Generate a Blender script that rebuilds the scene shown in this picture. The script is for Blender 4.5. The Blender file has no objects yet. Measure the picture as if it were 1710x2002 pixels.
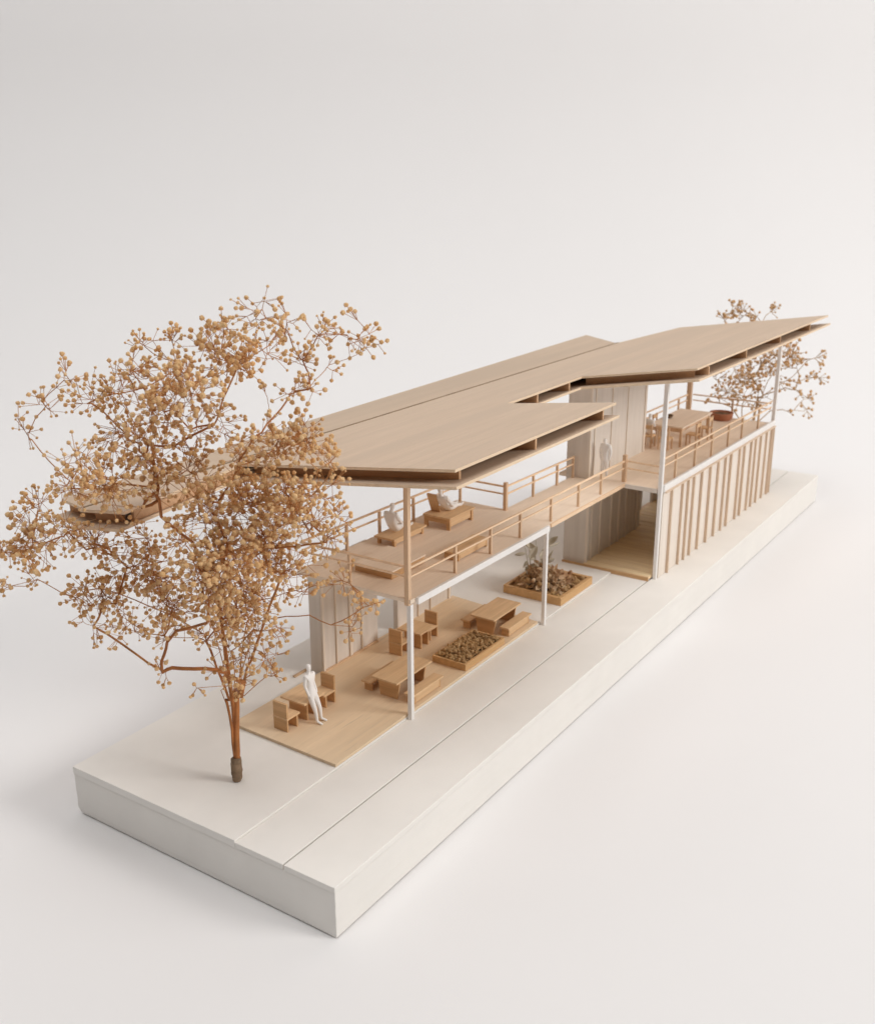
import bpy, bmesh, math, random
from mathutils import Vector, Matrix, Euler

random.seed(11)
S = 0.026                      # one model unit in metres (a 1:50 architectural model)
scene = bpy.context.scene
C = scene.collection

# ---------------------------------------------------------------- camera
cam_d = bpy.data.cameras.new("camera")
cam = bpy.data.objects.new("camera", cam_d)
C.objects.link(cam)
R = Vector((0.55458, -0.83213, -0.00093)); U = Vector((0.25919, 0.17168, 0.95044)); F = Vector((0.79073, 0.52734, -0.31089))
CAM = Vector((-10.936089, -9.2683704, 11.9700018))
m = Matrix(((R.x, U.x, -F.x), (R.y, U.y, -F.y), (R.z, U.z, -F.z))).to_4x4()
m.translation = CAM * S
cam.matrix_world = m
cam_d.sensor_fit = 'VERTICAL'
cam_d.sensor_height = 36.0
cam_d.lens = 2075.75 / 2002 * 36.0
cam_d.clip_start = 0.01
cam_d.clip_end = 100
cam_d.dof.use_dof = True
cam_d.dof.focus_distance = 20.5 * S
cam_d.dof.aperture_fstop = 20
scene.camera = cam

# ---------------------------------------------------------------- light of the studio corner
w = bpy.data.worlds.new("World")
scene.world = w
w.use_nodes = True
w.node_tree.nodes["Background"].inputs[0].default_value = (1.0, 0.985, 0.975, 1)
w.node_tree.nodes["Background"].inputs[1].default_value = 0.09
def area(name, pos, aim, size, sy, power, col):
    d = bpy.data.lights.new(name, 'AREA'); d.shape = 'RECTANGLE'; d.size = size; d.size_y = sy
    d.energy = power; d.color = col
    o = bpy.data.objects.new(name, d); C.objects.link(o)
    o.location = Vector(pos) * S
    o.rotation_euler = (Vector(aim) - Vector(pos)).to_track_quat('-Z', 'Y').to_euler()
    return o
area("window_light", (34, -84, 48), (9, 2, 1), 0.85, 0.85, 32, (1.0, 0.975, 0.945))
area("left_window", (-14, 78, 88), (30, 24, 20), 1.6, 1.4, 4, (0.97, 0.985, 1.0))
area("ceiling_softbox", (-4, -4, 118), (56, 38, 34), 2.6, 2.6, 58, (1.0, 0.988, 0.978))

scene.view_settings.view_transform = 'Standard'
scene.view_settings.look = 'None'
scene.view_settings.exposure = 0.09
scene.view_settings.gamma = 1.0
scene.render.engine = 'CYCLES'
scene.cycles.max_bounces = 8
scene.cycles.diffuse_bounces = 6

# ---------------------------------------------------------------- materials
def nodes(name):
    mt = bpy.data.materials.new(name); mt.use_nodes = True
    nt = mt.node_tree
    return mt, nt, nt.nodes["Principled BSDF"]
def noise_tex(nt, scale, detail, vec, rough=0.55):
    n = nt.nodes.new('ShaderNodeTexNoise'); n.inputs['Scale'].default_value = scale
    n.inputs['Detail'].default_value = detail; n.inputs['Roughness'].default_value = rough
    if vec is not None: nt.links.new(vec, n.inputs['Vector'])
    return n
def obj_vec(nt, stretch):
    tc = nt.nodes.new('ShaderNodeTexCoord')
    oi = nt.nodes.new('ShaderNodeObjectInfo')
    mp = nt.nodes.new('ShaderNodeMapping'); mp.inputs['Scale'].default_value = stretch
    ad = nt.nodes.new('ShaderNodeVectorMath'); ad.operation = 'ADD'
    sc = nt.nodes.new('ShaderNodeVectorMath'); sc.operation = 'SCALE'; sc.inputs['Scale'].default_value = 37.0
    cb = nt.nodes.new('ShaderNodeCombineXYZ')
    for i in range(3): nt.links.new(oi.outputs['Random'], cb.inputs[i])
    nt.links.new(cb.outputs[0], sc.inputs[0])
    nt.links.new(tc.outputs['Object'], mp.inputs['Vector'])
    nt.links.new(mp.outputs[0], ad.inputs[0]); nt.links.new(sc.outputs[0], ad.inputs[1])
    return ad.outputs[0], oi.outputs['Random']
def mixc(nt, fac, a, b):
    mx = nt.nodes.new('ShaderNodeMix'); mx.data_type = 'RGBA'
    if isinstance(fac, float): mx.inputs['Factor'].default_value = fac
    else: nt.links.new(fac, mx.inputs['Factor'])
    for v, k in ((a, 'A'), (b, 'B')):
        s = [i for i in mx.inputs if i.name == k and i.type == 'RGBA'][0]
        if isinstance(v, tuple): s.default_value = (*v[:3], 1)
        else: nt.links.new(v, s)
    return [o for o in mx.outputs if o.type == 'RGBA'][0]
def ramp(nt, fac, lo, hi):
    r = nt.nodes.new('ShaderNodeMapRange'); r.inputs['From Min'].default_value = lo; r.inputs['From Max'].default_value = hi
    nt.links.new(fac, r.inputs['Value']); return r.outputs[0]
def bump(nt, bs, h, strength, dist):
    b = nt.nodes.new('ShaderNodeBump'); b.inputs['Strength'].default_value = strength; b.inputs['Distance'].default_value = dist
    nt.links.new(h, b.inputs['Height']); nt.links.new(b.outputs[0], bs.inputs['Normal'])
def wood(name, col, axis='u', var=0.16, rough=0.62, fine=1.0, seams=0.0):
    mt, nt, bs = nodes(name)
    lo, hi = 14.0 * fine, 230.0 * fine
    st = {'u': (lo, hi, hi), 'v': (hi, lo, hi), 'z': (hi, hi, lo)}[axis]
    vec, rnd = obj_vec(nt, st)
    a = noise_tex(nt, 1.0, 6, vec, 0.62)
    b2 = noise_tex(nt, 5.5, 3, vec, 0.5)
    dark = tuple(c * (1 - var * (1.0 + 0.25 * i)) for i, c in enumerate(col))
    lite = tuple(min(1, c * (1 + var * 0.55)) for c in col)
    c1 = mixc(nt, ramp(nt, a.outputs['Fac'], 0.33, 0.68), dark, lite)
    c2 = mixc(nt, ramp(nt, b2.outputs['Fac'], 0.52, 0.78), c1, tuple(c * (1 - var * 1.1) for c in col))
    if seams:
        st3 = {'u': (3.0, 55.0, 55.0), 'v': (55.0, 3.0, 55.0), 'z': (55.0, 55.0, 3.0)}[axis]
        v3, _ = obj_vec(nt, st3); s3 = noise_tex(nt, 1.0, 2, v3, 0.4)
        c2 = mixc(nt, ramp(nt, s3.outputs['Fac'], 0.46, 0.66), c2, tuple(c * (1 - seams) for c in col))
        s4 = noise_tex(nt, 12.0, 2, v3, 0.5)
        c2 = mixc(nt, ramp(nt, s4.outputs['Fac'], 0.64, 0.72), c2, tuple(c * (1 - 1.5 * seams) for c in col))
    nt.links.new(c2, bs.inputs['Base Color'])
    bs.inputs['Roughness'].default_value = rough
    bs.inputs['Specular IOR Level'].default_value = 0.3
    bump(nt, bs, b2.outputs['Fac'], 0.12, 0.0004)
    return mt
def matte(name, col, var=0.05, scale=60.0, rough=0.8, bstr=0.08, bscale=900.0, spec=0.25):
    mt, nt, bs = nodes(name)
    vec, rnd = obj_vec(nt, (1, 1, 1))
    a = noise_tex(nt, scale, 5, vec)
    c1 = mixc(nt, ramp(nt, a.outputs['Fac'], 0.3, 0.7), tuple(c * (1 - var) for c in col), tuple(min(1, c * (1 + var * .6)) for c in col))
    nt.links.new(c1, bs.inputs['Base Color'])
    bs.inputs['Roughness'].default_value = rough
    bs.inputs['Specular IOR Level'].default_value = spec
    if bstr:
        n = noise_tex(nt, bscale, 3, vec); bump(nt, bs, n.outputs['Fac'], bstr, 0.0003)
    return mt
M = {}
M['backdrop'] = matte('white_sweep_paper', (0.825, 0.81, 0.805), 0.010, 3.0, 0.9, 0.02, 400, 0.1)
M['card'] = matte('white_mount_board', (0.87, 0.84, 0.795), 0.03, 35.0, 0.85, 0.10, 700, 0.15)
M['white'] = matte('white_painted_strip', (0.90, 0.875, 0.85), 0.02, 120.0, 0.7, 0.06, 1200)
M['roof'] = wood('pale_basswood_sheet', (0.60, 0.455, 0.335), 'u', 0.06, seams=0.075)
M['roof_rear'] = wood('shade_toned_basswood_sheet', (0.56, 0.425, 0.31), 'u', 0.06, seams=0.09)  # same basswood, darkened so the rear slope's shade sits in the colour
M['edge'] = wood('bare_sheet_edge', (0.84, 0.655, 0.465), 'u', 0.10)
M['fold_shade'] = matte('fold_shade_line', (0.27, 0.19, 0.12), 0.2, 90)  # dark colour painted in for the shaded gap at the roof fold
M['inner'] = wood('pale_batten', (0.84, 0.745, 0.64), 'z', 0.06)
M['deck'] = wood('honey_basswood_sheet', (0.86, 0.67, 0.46), 'u', 0.08, seams=0.10)
M['floor'] = wood('pale_floor_sheet', (0.92, 0.78, 0.635), 'u', 0.06)
M['strip'] = wood('basswood_strip', (0.92, 0.68, 0.465), 'u', 0.12)
M['stripv'] = wood('basswood_strip_across', (0.62, 0.43, 0.27), 'v', 0.12)
M['upright'] = wood('basswood_upright', (0.76, 0.54, 0.36), 'z', 0.14)
M['rib'] = wood('roof_rib_wood', (0.70, 0.45, 0.265), 'v', 0.14)
M['wall'] = wood('grey_wall_board', (0.77, 0.71, 0.645), 'z', 0.07)
M['clad'] = wood('cladding_board', (0.86, 0.775, 0.69), 'z', 0.06)
M['batten'] = wood('cladding_batten', (0.74, 0.575, 0.435), 'z', 0.10)
M['plank'] = wood('floor_plank', (0.95, 0.74, 0.47), 'v', 0.15)
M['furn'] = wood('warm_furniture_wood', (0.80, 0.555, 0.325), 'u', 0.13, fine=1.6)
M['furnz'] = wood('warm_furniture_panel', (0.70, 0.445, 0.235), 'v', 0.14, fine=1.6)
M['tray'] = wood('planter_wood', (0.72, 0.45, 0.215), 'u', 0.15)
M['figure'] = matte('white_printed_plastic', (0.94, 0.92, 0.90), 0.01, 90, 0.55, 0.05, 1500)
M['clay'] = matte('terracotta_paint', (0.47, 0.20, 0.115), 0.12, 150, 0.8)
M['stem'] = matte('dry_orange_stem', (0.52, 0.225, 0.075), 0.35, 160, 0.55, 0.1, 900)
M['trunk'] = matte('reddish_stem', (0.44, 0.165, 0.05), 0.35, 120, 0.5, 0.15, 700)
M['stem2'] = matte('dry_brown_stem', (0.52, 0.33, 0.17), 0.3, 160, 0.6)
M['tape'] = matte('brown_florist_tape', (0.26, 0.175, 0.11), 0.4, 260, 0.8, 0.5, 500)
def bud_mat(name, a, b, c):
    mt, nt, bs = nodes(name)
    vec, rnd = obj_vec(nt, (1, 1, 1))
    n = noise_tex(nt, 260.0, 3, vec); n2 = noise_tex(nt, 55.0, 2, vec)
    c1 = mixc(nt, ramp(nt, n.outputs['Fac'], 0.35, 0.68), a, b)
    c2 = mixc(nt, ramp(nt, n2.outputs['Fac'], 0.45, 0.70), c1, c)
    nt.links.new(c2, bs.inputs['Base Color']); bs.inputs['Roughness'].default_value = 0.8
    bs.inputs['Specular IOR Level'].default_value = 0.15
    tl = nt.nodes.new('ShaderNodeBsdfTranslucent'); nt.links.new(c2, tl.inputs['Color'])
    ms = nt.nodes.new('ShaderNodeMixShader'); ms.inputs[0].default_value = 0.32
    nt.links.new(bs.outputs[0], ms.inputs[1]); nt.links.new(tl.outputs[0], ms.inputs[2])
    nt.links.new(ms.outputs[0], nt.nodes['Material Output'].inputs['Surface'])
    return mt
M['bud'] = bud_mat('dried_flower_bud', (0.72, 0.46, 0.215), (0.96, 0.755, 0.46), (0.86, 0.575, 0.28))
M['bud2'] = bud_mat('dried_far_bud', (0.60, 0.38, 0.19), (0.90, 0.66, 0.39), (0.78, 0.49, 0.24))
M['bits'] = bud_mat('dried_petal_bits', (0.46, 0.27, 0.12), (0.84, 0.60, 0.33), (0.66, 0.43, 0.20))
M['petal'] = bud_mat('dried_petals', (0.52, 0.33, 0.18), (0.90, 0.72, 0.50), (0.66, 0.40, 0.22))
M['grey_leaf'] = bud_mat('grey_green_leaf', (0.60, 0.54, 0.43), (0.86, 0.80, 0.69), (0.72, 0.66, 0.54))
M['soil'] = matte('dark_soil', (0.16, 0.10, 0.055), 0.4, 300, 0.95, 0.5, 900)

# ---------------------------------------------------------------- mesh helpers (all numbers in model units)
ORG = {}
class MB:
    def __init__(self): self.v = []; self.f = []
    def add(self, vs, fs):
        n = len(self.v); self.v += [Vector(p) for p in vs]; self.f += [[n + i for i in f] for f in fs]; return self
    def box(self, a0, a1, b0, b1, c0, c1):
        return self.add([(a0,b0,c0),(a1,b0,c0),(a1,b1,c0),(a0,b1,c0),(a0,b0,c1),(a1,b0,c1),(a1,b1,c1),(a0,b1,c1)],
                        [(0,3,2,1),(4,5,6,7),(0,1,5,4),(1,2,6,5),(2,3,7,6),(3,0,4,7)])
    def hexa(self, lo, hi):
        """four lower corners, four upper corners (anticlockwise from above)"""
        return self.add(list(lo) + list(hi), [(0,3,2,1),(4,5,6,7),(0,1,5,4),(1,2,6,5),(2,3,7,6),(3,0,4,7)])
    def bar(self, p, q, wd, ht):
        """square bar between two points; wd sideways, ht upwards"""
        p = Vector(p); q = Vector(q); d = (q - p).normalized()
        up = Vector((0,0,1)) if abs(d.z) < 0.9 else Vector((1,0,0))
        s = d.cross(up).normalized() * wd / 2; t = s.cross(d).normalized() * ht / 2
        return self.hexa([p - s - t, p + s - t, q + s - t, q - s - t], [p - s + t, p + s + t, q + s + t, q - s + t])
    def tube(self, pts, rad, k=6, cap=True):
        pts = [Vector(p) for p in pts]
        n0 = len(self.v); fs = []; vs = []
        ref = Vector((0.31, 0.77, 0.55))
        for i, p in enumerate(pts):
            d = (pts[min(i+1, len(pts)-1)] - pts[max(i-1, 0)])
            d = d.normalized() if d.length > 1e-9 else Vector((0,0,1))
            s = d.cross(ref); s = s.normalized() if s.length > 1e-4 else d.orthogonal().normalized()
            t = d.cross(s)
            r = rad[i] if isinstance(rad, (list, tuple)) else rad
            for j in range(k):
                a = 2 * math.pi * j / k
                vs.append(p + (s * math.cos(a) + t * math.sin(a)) * r)
        for i in range(len(pts) - 1):
            for j in range(k):
                a = i*k + j; b = i*k + (j+1) % k
                fs.append((a, b, b + k, a + k))
        if cap:
            fs.append(tuple(reversed(range(k)))); fs.append(tuple(range((len(pts)-1)*k, len(pts)*k)))
        return self.add(vs, fs)
    def plate(self, outline_polys, verts, t):
        """sheet made of several polygons sharing vertices, thickness t downwards"""
        n = len(verts); vs = [Vector(v) for v in verts] + [Vector((v[0], v[1], v[2] - t)) for v in verts]
        fs = []; cnt = {}
        for p in outline_polys:
            fs.append(tuple(p)); fs.append(tuple(i + n for i in reversed(p)))
            for a, b in zip(p, p[1:] + p[:1]): cnt[(a, b)] = 1
        for (a, b) in cnt:
            if (b, a) not in cnt: fs.append((b, a, a + n, b + n))
        return self.add(vs, fs)
    def build(self, name, mat, parent=None, org=(0,0,0), smooth=False, bevel=0.0, kind=None):
        o0 = ORG[parent.name] if parent is not None else Vector(org)
        me = bpy.data.meshes.new(name)
        me.from_pydata([(v - o0) * S for v in self.v], [], self.f)
        me.materials.append(mat)
        bm = bmesh.new(); bm.from_mesh(me); bmesh.ops.recalc_face_normals(bm, faces=bm.faces)
        bm.to_mesh(me); bm.free()
        if smooth:
            for p in me.polygons: p.use_smooth = True
        ob = bpy.data.objects.new(name, me); C.objects.link(ob)
        ORG[ob.name] = o0
        if parent is not None: ob.parent = parent
        else: ob.location = o0 * S
        if bevel:
            b = ob.modifiers.new('edge', 'BEVEL'); b.width = bevel * S; b.segments = 2; b.limit_method = 'ANGLE'
        if kind: ob['kind'] = kind
        return ob
def tag(o, label=None, cat=None, group=None, kind=None):
    if label: o['label'] = label
    if cat: o['category'] = cat
    if group: o['group'] = group
    if kind: o['kind'] = kind
    return o
def empty(name, org, label, cat, group=None):
    o = bpy.data.objects.new(name, None); C.objects.link(o); o.empty_display_size = 0.01
    o.location = Vector(org) * S; ORG[o.name] = Vector(org)
    return tag(o, label, cat, group)
def copy_tree(o, parent=None):
    c = o.copy(); C.objects.link(c)
    if parent is not None: c.parent = parent
    for ch in list(o.children): copy_tree(ch, c)
    return c
def place(root, org, rot, label, group=None):
    root.location = Vector(org) * S; root.rotation_euler = (0, 0, rot)
    root['label'] = label
    if group: root['group'] = group
    return root

def ZF(u): return 3.72 - 0.0115 * (u - 5.1)        # upper floor sags a little towards the far end
def ZR(v): return 6.3 + 0.134 * (5.6 - v)          # upper face of the roof sheet
G0 = 1.0; G1 = 1.04; D = 1.105                      # base boards, raised board, deck

# ---------------------------------------------------------------- measured stems and flower sprays of the two trees
TREE_STEMS=[[(1.341, 3.425, 1.127), (1.34, 3.427, 1.561), (1.286, 3.418, 2.439), (1.089, 3.443, 3.54), (0.807, 3.596, 4.205), (0.25, 3.98, 4.984)], [(1.349, 3.414, 1.345), (1.401, 3.426, 2.593), (1.423, 3.573, 3.672), (1.351, 3.591, 4.787), (0.931, 3.681, 5.853), (0.321, 3.694, 6.479), (0.172, 3.557, 7.744)], [(1.359, 3.398, 1.345), (1.451, 3.351, 2.697), (1.625, 3.181, 4.097), (1.784, 2.761, 5.592), (1.862, 2.283, 7.297), (1.846, 2.128, 8.188), (2.27, 1.673, 8.907), (2.869, 1.134, 9.205)], [(1.354, 3.406, 1.345), (1.473, 3.408, 2.878), (1.694, 3.437, 3.905), (1.81, 3.804, 5.371), (1.707, 3.598, 6.582)], [(1.372, 3.198, 2.88), (1.344, 2.7, 4.42), (1.295, 2.052, 5.616)], [(1.256, 3.372, 2.777), (1.126, 3.749, 4.044), (0.994, 4.487, 4.309), (0.635, 5.385, 4.623), (0.141, 6.126, 4.922), (-0.652, 6.956, 4.807)], [(1.444, 3.271, 3.136), (1.492, 2.84, 4.379), (1.643, 2.253, 4.564), (1.787, 1.855, 4.627), (1.902, 1.503, 4.489), (2.122, 1.173, 4.651)], [(1.219, 3.248, 2.933), (0.852, 3.077, 4.319), (0.395, 2.861, 5.554)], [(1.551, 3.471, 2.721), (1.938, 3.612, 3.665), (2.313, 3.59, 4.557)], [(1.429, 2.933, 3.64), (1.576, 2.533, 4.761), (1.673, 2.027, 5.959)], [(1.334, 3.527, 2.593), (1.227, 3.776, 3.494), (1.169, 4.134, 4.23), (1.118, 4.661, 5.116), (0.726, 5.068, 5.735)], [(1.282, 3.244, 3.111), (1.044, 2.97, 4.657), (0.628, 2.693, 6.14)], [(1.588, 3.326, 2.747), (1.995, 3.166, 4.263), (2.204, 3.033, 5.793), (2.166, 3.27, 7.079)], [(1.47, 3.593, 2.93), (1.664, 4.203, 4.337), (1.657, 4.755, 5.915), (1.381, 4.988, 6.999)], [(0.99, 3.412, 3.49), (0.58, 3.665, 4.274), (-0.036, 4.048, 4.882), (-0.461, 4.505, 5.294)], [(1.249, 3.112, 3.264), (1.041, 2.614, 4.931), (1.038, 2.078, 5.962)]]
TREE_CLUSTERS=[(0.76, 3.04, 3.69, 0.23, 12), (0.63, 2.38, 3.69, 0.21, 14), (1.55, 3.51, 4.34, 0.37, 26), (0.22, 2.58, 5.41, 0.33, 26), (1.78, 1.79, 9.07, 0.32, 16), (1.53, 1.85, 9.58, 0.29, 14), (1.53, 1.75, 8.62, 0.27, 12), (1.7, 1.53, 8.62, 0.23, 8), (0.26, 2.62, 4.89, 0.33, 22), (1.07, 3.08, 3.94, 0.3, 14), (2.17, 3.48, 4.23, 0.38, 26), (0.9, 1.82, 4.62, 0.25, 14), (2.55, 0.97, 9.21, 0.15, 5), (2.12, 1.55, 8.88, 0.25, 4), (-0.95, 6.42, 5.03, 0.22, 6), (2.06, 0.97, 9.46, 0.33, 18), (1.9, 1.5, 9.48, 0.28, 14), (1.4, 2.26, 9.76, 0.33, 22), (1.06, 2.7, 9.6, 0.25, 14), (1.17, 3.02, 9.12, 0.45, 44), (1.89, 3.22, 8.87, 0.43, 44), (0.39, 2.88, 8.73, 0.51, 60), (1.04, 3.91, 9.26, 0.25, 10), (0.82, 4.37, 9.19, 0.25, 10), (0.3, 3.98, 8.79, 0.39, 34), (0.45, 4.7, 8.39, 0.38, 36), (-0.41, 4.77, 8.78, 0.28, 10), (-0.6, 5.04, 8.37, 0.37, 12), (-0.7, 5.57, 7.86, 0.3, 9), (0.33, 5.22, 8.22, 0.38, 18), (0.38, 4.51, 7.78, 0.46, 40), (0.46, 3.45, 8.28, 0.41, 44), (1.89, 2.64, 9.14, 0.33, 18), (1.18, 3.07, 7.98, 0.33, 20), (0.64, 3.1, 8.0, 0.33, 16), (0.29, 3.71, 7.53, 0.58, 60), (-0.24, 4.19, 7.11, 0.49, 60), (0.81, 3.36, 7.24, 0.55, 44), (-0.87, 4.4, 7.14, 0.36, 30), (-0.01, 6.48, 6.2, 0.41, 24), (-0.86, 5.58, 6.01, 0.43, 60), (-0.52, 5.06, 6.24, 0.38, 30), (-1.04, 5.94, 5.81, 0.27, 24), (0.04, 5.17, 5.82, 0.48, 40), (-1.22, 5.93, 5.28, 0.17, 6), (-0.43, 6.33, 5.12, 0.22, 8), (0.79, 5.22, 5.15, 0.55, 50), (0.15, 5.21, 4.68, 0.47, 40), (0.23, 5.85, 4.7, 0.33, 18), (-0.16, 5.02, 4.36, 0.31, 10), (0.9, 4.71, 4.98, 0.5, 50), (0.89, 4.21, 4.61, 0.54, 60), (0.53, 2.72, 6.68, 0.57, 70), (1.36, 2.72, 6.64, 0.51, 70), (1.21, 2.23, 6.1, 0.59, 100), (0.36, 2.32, 6.08, 0.57, 100), (1.4, 1.9, 6.9, 0.41, 50), (1.46, 1.54, 6.51, 0.37, 40), (1.57, 2.14, 5.46, 0.48, 50), (1.75, 3.3, 4.81, 0.5, 60), (0.09, 2.53, 5.73, 0.45, 60), (1.19, 1.01, 7.19, 0.36, 22), (2.08, 1.4, 6.46, 0.24, 10), (1.81, 1.77, 7.69, 0.4, 44), (1.17, 0.82, 7.64, 0.27, 16), (1.23, 1.92, 7.67, 0.41, 44), (1.75, 1.97, 5.11, 0.24, 12), (1.81, 1.01, 5.45, 0.3, 16), (2.05, 0.78, 5.0, 0.21, 10), (2.33, 1.34, 4.34, 0.23, 10), (1.56, 1.21, 6.15, 0.3, 18), (-0.24, 4.09, 4.72, 0.36, 24), (0.13, 3.54, 4.43, 0.31, 16), (1.54, 2.69, 3.71, 0.29, 16), (1.82, 2.79, 3.31, 0.2, 7), (0.11, 3.71, 3.82, 0.22, 8), (-0.09, 2.71, 3.81, 0.13, 3), (1.24, 2.81, 3.95, 0.25, 12), (1.22, 2.58, 4.45, 0.32, 18), (1.11, 3.74, 3.95, 0.33, 12), (1.15, 5.63, 3.61, 0.21, 8), (1.73, 3.44, 4.34, 0.37, 30), (0.18, 3.66, 6.96, 0.41, 30), (-0.94, 3.92, 7.61, 0.35, 24), (1.63, 4.65, 5.45, 0.42, 30), (0.34, 4.07, 6.04, 0.34, 20), (0.75, 2.24, 7.56, 0.36, 30), (1.5, 2.32, 8.56, 0.13, 2), (0.78, 1.91, 8.01, 0.36, 22), (1.17, 3.99, 8.77, 0.34, 20), (0.83, 1.3, 6.86, 0.4, 40), (0.59, 2.72, 5.34, 0.42, 40)]
FAR_STEMS=[[(27.73, 2.58, 0.736), (27.64, 2.715, 2.136), (27.378, 2.928, 3.334), (27.14, 3.104, 4.505), (27.014, 3.292, 5.633)], [(27.741, 2.563, 0.736), (27.914, 2.485, 2.898), (28.256, 2.152, 4.33), (28.514, 1.765, 5.376)], [(27.73, 2.58, 0.736), (27.648, 2.883, 2.899), (27.232, 3.507, 3.871), (26.907, 3.815, 4.276)], [(27.741, 2.563, 0.736), (27.877, 2.36, 2.726), (28.413, 1.736, 3.482), (29.053, 0.776, 3.384)], [(27.73, 2.58, 0.736), (27.9, 2.866, 2.852), (27.886, 3.067, 5.154), (27.883, 3.072, 6.286)], [(27.741, 2.563, 0.736), (28.08, 2.416, 3.655), (28.873, 1.406, 4.502), (29.243, 0.852, 5.358)]]
FAR_CLUSTERS=[(27.44, 3.42, 7.0, 0.26, 10), (27.86, 3.06, 6.81, 0.34, 22), (27.92, 2.55, 6.69, 0.3, 8), (28.02, 2.32, 6.88, 0.26, 9), (27.33, 3.58, 6.59, 0.26, 6), (26.89, 3.54, 4.5, 0.41, 14), (27.59, 3.1, 4.53, 0.53, 30), (27.02, 3.16, 4.04, 0.53, 26), (28.57, 2.83, 4.3, 0.5, 26), (28.41, 2.46, 5.04, 0.46, 22), (28.1, 1.83, 5.43, 0.49, 26), (28.5, 1.48, 5.41, 0.45, 30), (28.75, 1.32, 4.91, 0.34, 14), (29.12, 0.8, 5.19, 0.34, 12), (28.79, 0.74, 4.59, 0.38, 12), (29.7, 1.07, 3.62, 0.31, 10), (29.96, 1.02, 2.99, 0.27, 6), (28.18, 2.45, 3.73, 0.42, 16), (27.94, 2.85, 3.63, 0.46, 18), (28.34, 1.32, 4.22, 0.3, 8), (26.88, 3.56, 3.64, 0.3, 5), (28.29, 2.0, 4.63, 0.49, 22), (28.53, 1.47, 3.3, 0.15, 2), (28.25, 3.2, 5.28, 0.5, 22), (27.68, 2.5, 5.89, 0.48, 20)]

# ---------------------------------------------------------------- setting: one white sweep of paper, floor running up into the wall
FH = Vector((F.x, F.y, 0)).normalized(); RH = Vector((R.x, R.y, 0)).normalized()
def sweep(prof):
    mb = MB(); lat = [-110, -60, -20, 20, 60, 110]
    o = Vector((CAM.x, CAM.y, 0))
    for d, z in prof:
        for l in lat:
            p = o + FH * d + RH * l; mb.v.append(Vector((p.x, p.y, z)))
    k = len(lat)
    for i in range(len(prof) - 1):
        for j in range(k - 1): mb.f.append([i*k+j, i*k+j+1, (i+1)*k+j+1, (i+1)*k+j])
    return mb
prof = [(-70, 0), (-20, 0), (10, 0), (36, 0), (45, 0)]; rad = 18.0
for i in range(1, 17):
    a = math.pi / 2 * i / 16
    prof.append((45 + rad * math.sin(a), rad * (1 - math.cos(a))))
prof += [(45 + rad, 40), (45 + rad, 110)]
o = sweep(prof).build('backdrop', M['backdrop'], smooth=True); tag(o, kind='structure')

# ---------------------------------------------------------------- the white base of the model
base = empty('site_block', (14.2, 3.2, 0), 'long white card block with grooved top boards that carries the whole model', 'model base')
core = MB()
def rough_block(mb, a0, a1, b0, b1, c0, c1, n, amp):
    """block whose upright end edges are slightly crushed"""
    rnd = random.Random(3)
    zs = [c0 + (c1 - c0) * i / n for i in range(n + 1)]
    corners = [(a0, b0), (a1, b0), (a1, b1), (a0, b1)]
    for i, z in enumerate(zs):
        for (a, b) in corners:
            j = amp if 0 < i < n else amp * .4
            mb.v.append(Vector((a + rnd.uniform(-.1, 1) * j * (1 if a == a0 else -1), b + rnd.uniform(-.3, 1) * j * (1 if b == b0 else -1), z)))
    # crushed lower left corner
    mb.v[3] += Vector((.025, -.05, 0))
    for i in range(n):
        for j in range(4):
            a = i*4 + j; b = i*4 + (j+1) % 4; mb.f.append([a, b, b+4, a+4])
    mb.f.append([3,2,1,0]); mb.f.append([n*4, n*4+1, n*4+2, n*4+3])
rough_block(core, 0.0, 28.40, 0.0, 6.40, 0.028, 0.885, 7, 0.006)
core.build('core_block', M['card'], base, bevel=0.012)
for (b0, b1, zt, a0) in ((2.176, 6.405, G1, -.012), (1.104, 2.170, G0, -.010), (-.004, 1.068, G0, -.012)):
    MB().box(a0, 28.41, b0, b1, 0.892, zt).build('top_board', M['card'], base, bevel=0.010)
MB().box(0.09, 28.3, 0.09, 6.30, 0.001, 0.0275).build('foot_sheet', M['card'], base)

# ---------------------------------------------------------------- the house
house = empty('model_house', (13.0, 3.0, 1.0), 'two storey balsa wood model house with folded double roof on the white base', 'model house')

# lower deck
dk = MB(); dk.hexa([(2.74,2.19,G1+.002),(10.75,2.185,G1+.002),(11.0,4.88,G1+.002),(2.82,4.96,G1+.002)], [(2.74,2.19,D),(10.75,2.185,D),(11.0,4.88,D),(2.82,4.96,D)])
dk.build('lower_deck', M['deck'], house, bevel=.006)

# upper floor: room, bridge, container deck
up = MB()
def slab(u0, u1, v0, v1, t):
    up.hexa([(u0,v0,ZF(u0)-t),(u1,v0,ZF(u1)-t),(u1,v1,ZF(u1)-t),(u0,v1,ZF(u0)-t)], [(u0,v0,ZF(u0)),(u1,v0,ZF(u1)),(u1,v1,ZF(u1)),(u0,v1,ZF(u0))])
slab(5.04, 11.38, 2.03, 5.0, .085)
uf = up.build('upper_floor', M['floor'], house, bevel=.004)
up = MB(); slab(11.383, 15.297, 2.04, 3.56, .075); up.build('bridge_floor', M['floor'], house, bevel=.004)
up = MB(); slab(15.30, 25.25, .97, 4.05, .085); up.build('terrace_floor', M['floor'], house, bevel=.004)

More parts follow.
